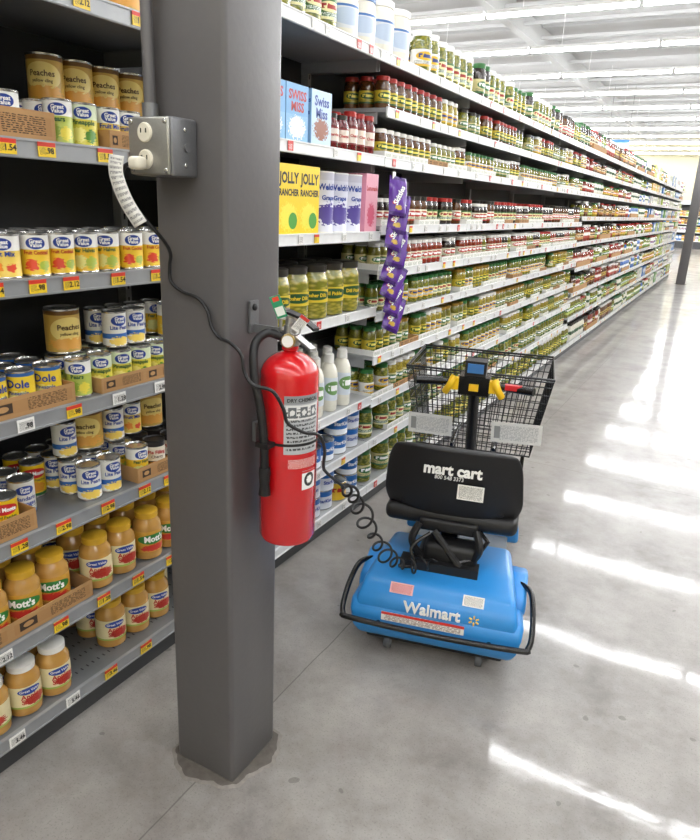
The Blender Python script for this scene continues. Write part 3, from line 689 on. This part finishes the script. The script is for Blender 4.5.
ho=Batch(); hp=smooth_path([(-.01,-.02,.522),(-.035,-.045,.532),(-.050,-.072,.505),(-.038,-.090,.44),(-.020,-.090,.36),(-.012,-.087,.28),(-.010,-.086,.20)],8)
ho.add(tube(hp,.0105,m_black,12)); ho.add(tube([(-.010,-.086,.215),(-.010,-.086,.20),(-.010,-.086,.17),(-.010,-.086,.145)],[.0135,.0145,.012,.015],m_black,14))
ho.box(-.028,.008,-.100,-.068,.268,.28,m_black); ho.build('hose_and_nozzle',e)
k=Batch(); k.box(-.089,-.083,-.045,-.012,.525,.60,m_boxm); k.box(-.085,-.012,-.03,-.024,.525,.545,m_boxm); k.add(sc_,(-.083,-.03,.585),rot=Matrix.Rotation(math.pi/2,4,'Y'),sc=(1.6,1.6,2),mats=[m_black]); k.box(-.089,-.078,-.03,.03,.25,.30,m_boxm); k.build('wall_bracket',e)
tgm=label('inspection_tag','#2f9a6a',[('r',.5,.3,.4,.2,'#e9f0e9'),('r',.5,.85,.3,.1,'#e2462e')],rep=1)
tgw=label('inspection_tag_white','#eeeeea',[('t',.5,.5,.4,.4,'#555555'),('r',.5,.9,.5,.1,'#d23a2e')],rep=1)
t_=Batch(); t_.add(box(.0012,.024,.055,[tgm]),(.004,-.04,.572),rot=Matrix.Rotation(D(-60),4,'Z')@Matrix.Rotation(D(20),4,'X')@Matrix.Rotation(D(15),4,'Y')); t_.add(box(.0012,.024,.04,[tgw]),(.035,-.035,.545),rot=Matrix.Rotation(D(-40),4,'Z')@Matrix.Rotation(D(-35),4,'X')@Matrix.Rotation(D(15),4,'Y')); t_.build('inspection_tag',e)
# ================================================================= CART
e=empty('motorized_shopping_cart',(-.70,2.0,0),D(13.5))
m_blue=mat('cart_blue_plastic','#2a8ad4',.38,coat=.2,var=.04,scale=4); m_tireg=mat('tire_grey','#55575a',.7); m_gr=mat('cart_grey','#76797c',.45)
m_stk=label('warning_sticker','#f2f0ea',[('r',.5,.85,.5,.15,'#d8322a'),('t',.5,.4,.46,.35,'#6a3030')],rep=1); m_stw=label('white_sticker','#f0efe9',[('t',.5,.5,.44,.42,'#444444')],rep=1); m_stp=label('pink_sticker','#f0b6b6',[('t',.5,.5,.44,.42,'#a02020')],rep=1)
prism('rear_shell_lower',[(.03,.06),(.005,.10),(.0,.175),(.03,.215),(.46,.22),(.48,.06)],[.28,.305,.315,.312,.29,.27],m_blue,e,.02,4)
prism('rear_shell_upper',[(.010,.17),(.018,.235),(.07,.285),(.19,.31),(.44,.30),(.46,.17)],[.30,.292,.276,.255,.235,.26],m_blue,e,.024,4)
prism('rear_shell_hump',[(.17,.29),(.20,.335),(.36,.345),(.42,.29)],[.12,.10,.10,.12],m_black,e,.012,3)
prism('shell_skirt',[(.04,.045),(.04,.09),(.46,.09),(.46,.045)],[.25,.26,.25,.24],m_black,e,.008,2)
for s in (-1,1):
    prism('fender',[(.12,.19),(.15,.245),(.30,.28),(.41,.24),(.42,.19)],[.035]*5,m_blue,e,.016,3,loc=(s*.278,0,0))
prism('floor_deck',[(.42,.075),(.42,.125),(1.0,.125),(1.0,.075)],[.215,.22,.22,.215],m_gr,e,.01,2)
prism('front_shell',[(.90,.085),(.88,.17),(.93,.25),(1.06,.30),(1.20,.22),(1.22,.085)],[.27,.27,.25,.17,.2,.25],m_blue,e,.02,4)
w=Batch()
def wheel(x_,y_,r_,wd):
    a=lathe([(r_*.55,-wd/2),(r_*.9,-wd/2),(r_,-wd*.3),(r_,wd*.3),(r_*.9,wd/2),(r_*.55,wd/2),(r_*.5,wd*.3),(r_*.15,wd*.35)],[0,0,0,0,0,1,1],[m_tireg,m_gr],24,capb=1,capt=1)
    w.add(a,(x_,y_,r_),rot=Matrix.Rotation(math.pi/2,4,'Y'))
wheel(-.225,.24,.10,.06); wheel(.225,.24,.10,.06); wheel(0,1.08,.11,.06); wheel(-.17,.06,.028,.025); wheel(.17,.06,.028,.025)
w.build('wheels',e)
bp=Batch()
bpts=[(-.275,.26,.255),(-.322,.20,.26),(-.337,.12,.235),(-.342,.04,.185),(-.333,-.005,.155),(-.30,-.018,.148),(0,-.022,.142),(.30,-.018,.148),(.333,-.005,.155),(.342,.04,.185),(.337,.12,.235),(.322,.20,.26),(.275,.26,.255)]
bp.add(tube(smooth_path(bpts,6),.0105,m_blackg,10))
for s in (-1,1): bp.add(tube([(s*.2,-.02,.142),(s*.2,.06,.13)],.009,m_blackg,8))
bp.build('bumper_bar',e)
def seatback():
    bm=bmesh.new(); n=24; G=[]
    for j in range(n+1):
        row=[]
        for i in range(n+1):
            a=i/n*2-1; c=j/n*2-1
            W=.250-.014*c; 
            if c<-.2: W-=.05*((-.2-c)/.8)**2.2
            X_=a*W*(1-.10*max(0,c)**5); Z_=c*.158*(1-.10*abs(a)**5)
            Y_=.215-.03*c+.045*a*a*abs(a)+.02*max(0,-c)**2
            row.append(bm.verts.new((X_,Y_,.62+Z_)))
        G.append(row)
    for j in range(n):
        for i in range(n): bm.faces.new((G[j][i],G[j][i+1],G[j+1][i+1],G[j+1][i]))
    bmesh.ops.recalc_face_normals(bm,faces=bm.faces[:])
    o=obj_bm('seat_back',bm,[m_black],e,sharp=80); s=o.modifiers.new('s','SOLIDIFY'); s.thickness=.03; s.offset=0; bv=o.modifiers.new('b','BEVEL'); bv.width=.008; bv.segments=3
    return o
seatback()
rbox('seat_cushion',(.50,.42,.07),(0,.44,.475),m_black,e,.03,seg=4)
rbox('seat_back_pad',(.40,.05,.24),(0,.262,.63),m_black,e,.02,seg=4)
rbox('seat_post',(.07,.09,.17),(0,.33,.375),m_blackg,e,.01)
rbox('seat_bracket',(.22,.06,.05),(0,.24,.455),m_black,e,.012)
rbox('motor_cover',(.20,.10,.09),(.02,.22,.355),m_black,e,.02)
s_=Batch()
for s in (-1,1):
    s_.add(tube(smooth_path([(s*.105,.19,.47),(s*.125,.165,.41),(s*.095,.19,.345),(s*.03,.22,.33)],6),.014,m_black,8))
s_.add(tube([(.1,.25,.46),(.15,.22,.42),(.11,.18,.36),(.05,.17,.34)],.009,m_blackg,8)); s_.add(tube([(-.05,.2,.44),(.06,.16,.33)],.014,m_black,8))
s_.add(tube(smooth_path([(-.06,.18,.44),(-.12,.14,.39),(-.10,.12,.33),(-.16,.12,.315)],6),.007,m_blackg,8))
s_.box(-.16,.13,.14,.2,.30,.335,m_black); s_.build('seat_frame',e)
text('seat_logo','mart cart',.055,(0,.170,.70),(math.pi/2-.19,0,0),m_white,e,bold=.0018,ext=.003); text('seat_phone','800 548 3373',.019,(-.01,.175,.668),(math.pi/2-.19,0,0),m_white,e,ext=.003)
text('shell_logo','Walmart',.056,(-.01,.002,.222),(math.pi/2-.14,0,0),m_white,e,bold=.0012,ext=.004)
sk=Batch()
def sticker(x_,y_,z_,w_,h_,m,tilt):
    sk.add(box(.0016,w_,h_,[m]),(x_,y_,z_),rot=Matrix.Rotation(tilt,4,'X')@Matrix.Rotation(-math.pi/2,4,'Z'))
sticker(.07,.178,.592,.095,.055,m_stw,-.19)
sticker(-.04,-.002,.155,.30,.035,m_stk,0)
sticker(.13,.033,.252,.075,.04,m_stw,-.82); sticker(-.13,.033,.252,.085,.04,m_stp,-.82)
sk.build('stickers',e)
m_spk=mat('spark_yellow','#f4c12a',.4); sp2=Batch()
for k in range(6):
    t=k*math.pi/3+math.pi/6; sp2.add(tube([(.14+.008*math.cos(t),-.003,.222+.008*math.sin(t)),(.14+.019*math.cos(t),-.003,.222+.019*math.sin(t))],.003,m_spk,6))
sp2.build('spark_logo',e)
m_yel=mat('grip_yellow','#f0c21c',.4); m_rd2=mat('knob_red','#c9202a',.4); m_disp=mat('display_blue','#3f78b8',.3)
t=Batch()
t.add(tube([(0,1.05,.24),(0,.93,.55),(0,.80,.84)],[.032,.026,.024],m_blackg,12))
t.add(tube(smooth_path([(-.25,.74,.875),(-.17,.78,.87),(0,.80,.87),(.17,.78,.87),(.25,.74,.875)],5),.012,m_blackg,10))
for s in (-1,1):
    t.add(tube([(s*.25,.74,.875),(s*.14,.785,.871)],.018,m_blackg,12)); t.add(tube(smooth_path([(s*.12,.75,.835),(s*.10,.735,.87),(s*.085,.75,.905)],4),.016,m_yel,10)); t.box(s*.085-.02,s*.085+.02,.735,.775,.85,.9,m_yel)
t.box(.13,.2,.75,.775,.868,.89,m_rd2)
t.box(-.065,.065,.745,.84,.83,.91,m_blackg); t.box(-.045,.045,.76,.84,.91,.975,m_black); t.box(-.034,.034,.755,.759,.925,.965,m_disp); t.box(-.02,.02,.74,.745,.85,.88,m_spk)
t.build('tiller_and_handlebar',e)
m_wire=mat('black_wire','#232427',.35,.3)
k=Batch(); zb,zt=.49,.88; yb0,yb1=1.02,1.42; yt0,yt1=.97,1.49; wb,wt=.27,.335
def cor(f,sx,sy): 
    return Vector((sx*(wb+(wt-wb)*f),(yb0+(yt0-yb0)*f) if sy<0 else (yb1+(yt1-yb1)*f),zb+(zt-zb)*f))
def ring_(f,r_):
    k.add(tube([cor(f,-1,-1),cor(f,1,-1),cor(f,1,1),cor(f,-1,1)],r_,m_wire,6,True))
ring_(1,.0055); ring_(.97,.004); ring_(0,.004)
for f in (.1,.2,.3,.4,.5,.6,.7,.8,.9): ring_(f,.0022)
for (a,c) in (((-1,-1),(1,-1)),((1,-1),(1,1)),((1,1),(-1,1)),((-1,1),(-1,-1))):
    nW=24 if a[1]==c[1] else 17
    for i in range(nW+1):
        q=i/nW; p0=cor(0,*a).lerp(cor(0,*c),q); p1=cor(1,*a).lerp(cor(1,*c),q); k.add(tube([p0,p1],.0021,m_wire,5))
for i in range(1,18):
    q=i/18; k.add(tube([cor(0,-1,-1).lerp(cor(0,1,-1),q),cor(0,-1,1).lerp(cor(0,1,1),q)],.0021,m_wire,5))
for i in range(1,6):
    q=i/6; k.add(tube([cor(0,-1,-1).lerp(cor(0,-1,1),q),cor(0,1,-1).lerp(cor(0,1,1),q)],.0026,m_wire,5))
for s in (-1,1):
    k.add(tube([(s*.10,1.12,.26),(s*.10,1.12,.50)],.014,m_blackg,8)); k.add(tube([(s*.10,1.05,.49),(s*.10,1.40,.49)],.01,m_blackg,8))
    k.add(tube([(s*.24,1.035,.49),(s*.24,1.02,.40)],.009,m_blackg,8))
k.build('wire_basket',e)
m_sg=label('notice_sign','#f2f0ea',[('t',.55,.5,.38,.36,'#b4b4b0'),('r',.12,.5,.06,.3,'#9a9a96')],rep=1)
g=Batch()
g.add(box(.002,.21,.105,[m_sg]),(-.205,.995,.55),rot=Matrix.Rotation(D(10),4,'X')@Matrix.Rotation(D(0),4,'Y')@Matrix.Rotation(-math.pi/2,4,'Z'))
g.add(box(.002,.23,.105,[m_sg]),(.20,.995,.555),rot=Matrix.Rotation(D(10),4,'X')@Matrix.Rotation(D(-2),4,'Y')@Matrix.Rotation(-math.pi/2,4,'Z'))
g.build('notice_signs',e)
# far-end details
m_sign=mat('sign_white','#c9d0d2',.5); m_signb=mat('sign_blue','#2a6fb5',.5)
for xx,yy in ((-3.9,24.0),(-7.5,31.0)):
    s=empty('hanging_aisle_sign',(xx,yy,3.2)); q=Batch(); q.box(-.35,.35,-.02,.02,0,.5,m_sign); q.box(-.35,.35,-.025,.025,.5,.58,m_signb)
    for a in (-.3,.3): q.box(a-.004,a+.004,-.004,.004,.58,2.1,m_black)
    q.build('sign_panel',s)
wc=Batch(); 
for xx in np.arange(-10,8,1.25):
    wc.box(xx,xx+1.2,40.9,41.9,0,.35,m_kick); wc.box(xx,xx+1.2,41.8,41.9,.35,2.2,m_backl)
    for z in (.36,.8,1.2,1.6):
        wc.box(xx,xx+1.2,41.1,41.8,z,z+.03,m_railw)
        for j in range(8): 
            cc=R.randrange(9); wc.box(xx+.02+j*.147,xx+.145+j*.147,41.15,41.5,z+.03,z+.3,Lf[cc])
    wc.box(xx,xx+1.2,40.9,41.9,2.2,2.4,m_sign)
wc.build('refrigerated_wall_case')
# ================================================================= world, camera
w=bpy.data.worlds.new('world'); bpy.context.scene.world=w; w.use_nodes=True; w.node_tree.nodes['Background'].inputs[0].default_value=(.9,.93,1,1); w.node_tree.nodes['Background'].inputs[1].default_value=.5
cam=bpy.data.cameras.new('camera'); co=bpy.data.objects.new('camera',cam); bpy.context.scene.collection.objects.link(co)
cam.sensor_fit='HORIZONTAL'; cam.sensor_width=36; cam.lens=36*680/700; cam.clip_end=200
r_=Vector((.8730,.4857,.0446)).normalized(); f_=Vector((-.4508,.8383,-.3064)); f_=(f_-r_*f_.dot(r_)).normalized(); u_=r_.cross(f_)
M=Matrix((( r_.x,u_.x,-f_.x,0),(r_.y,u_.y,-f_.y,0),(r_.z,u_.z,-f_.z,1.6),(0,0,0,1)))
co.matrix_world=M
bpy.context.scene.camera=co
bpy.context.scene.view_settings.view_transform='Standard'
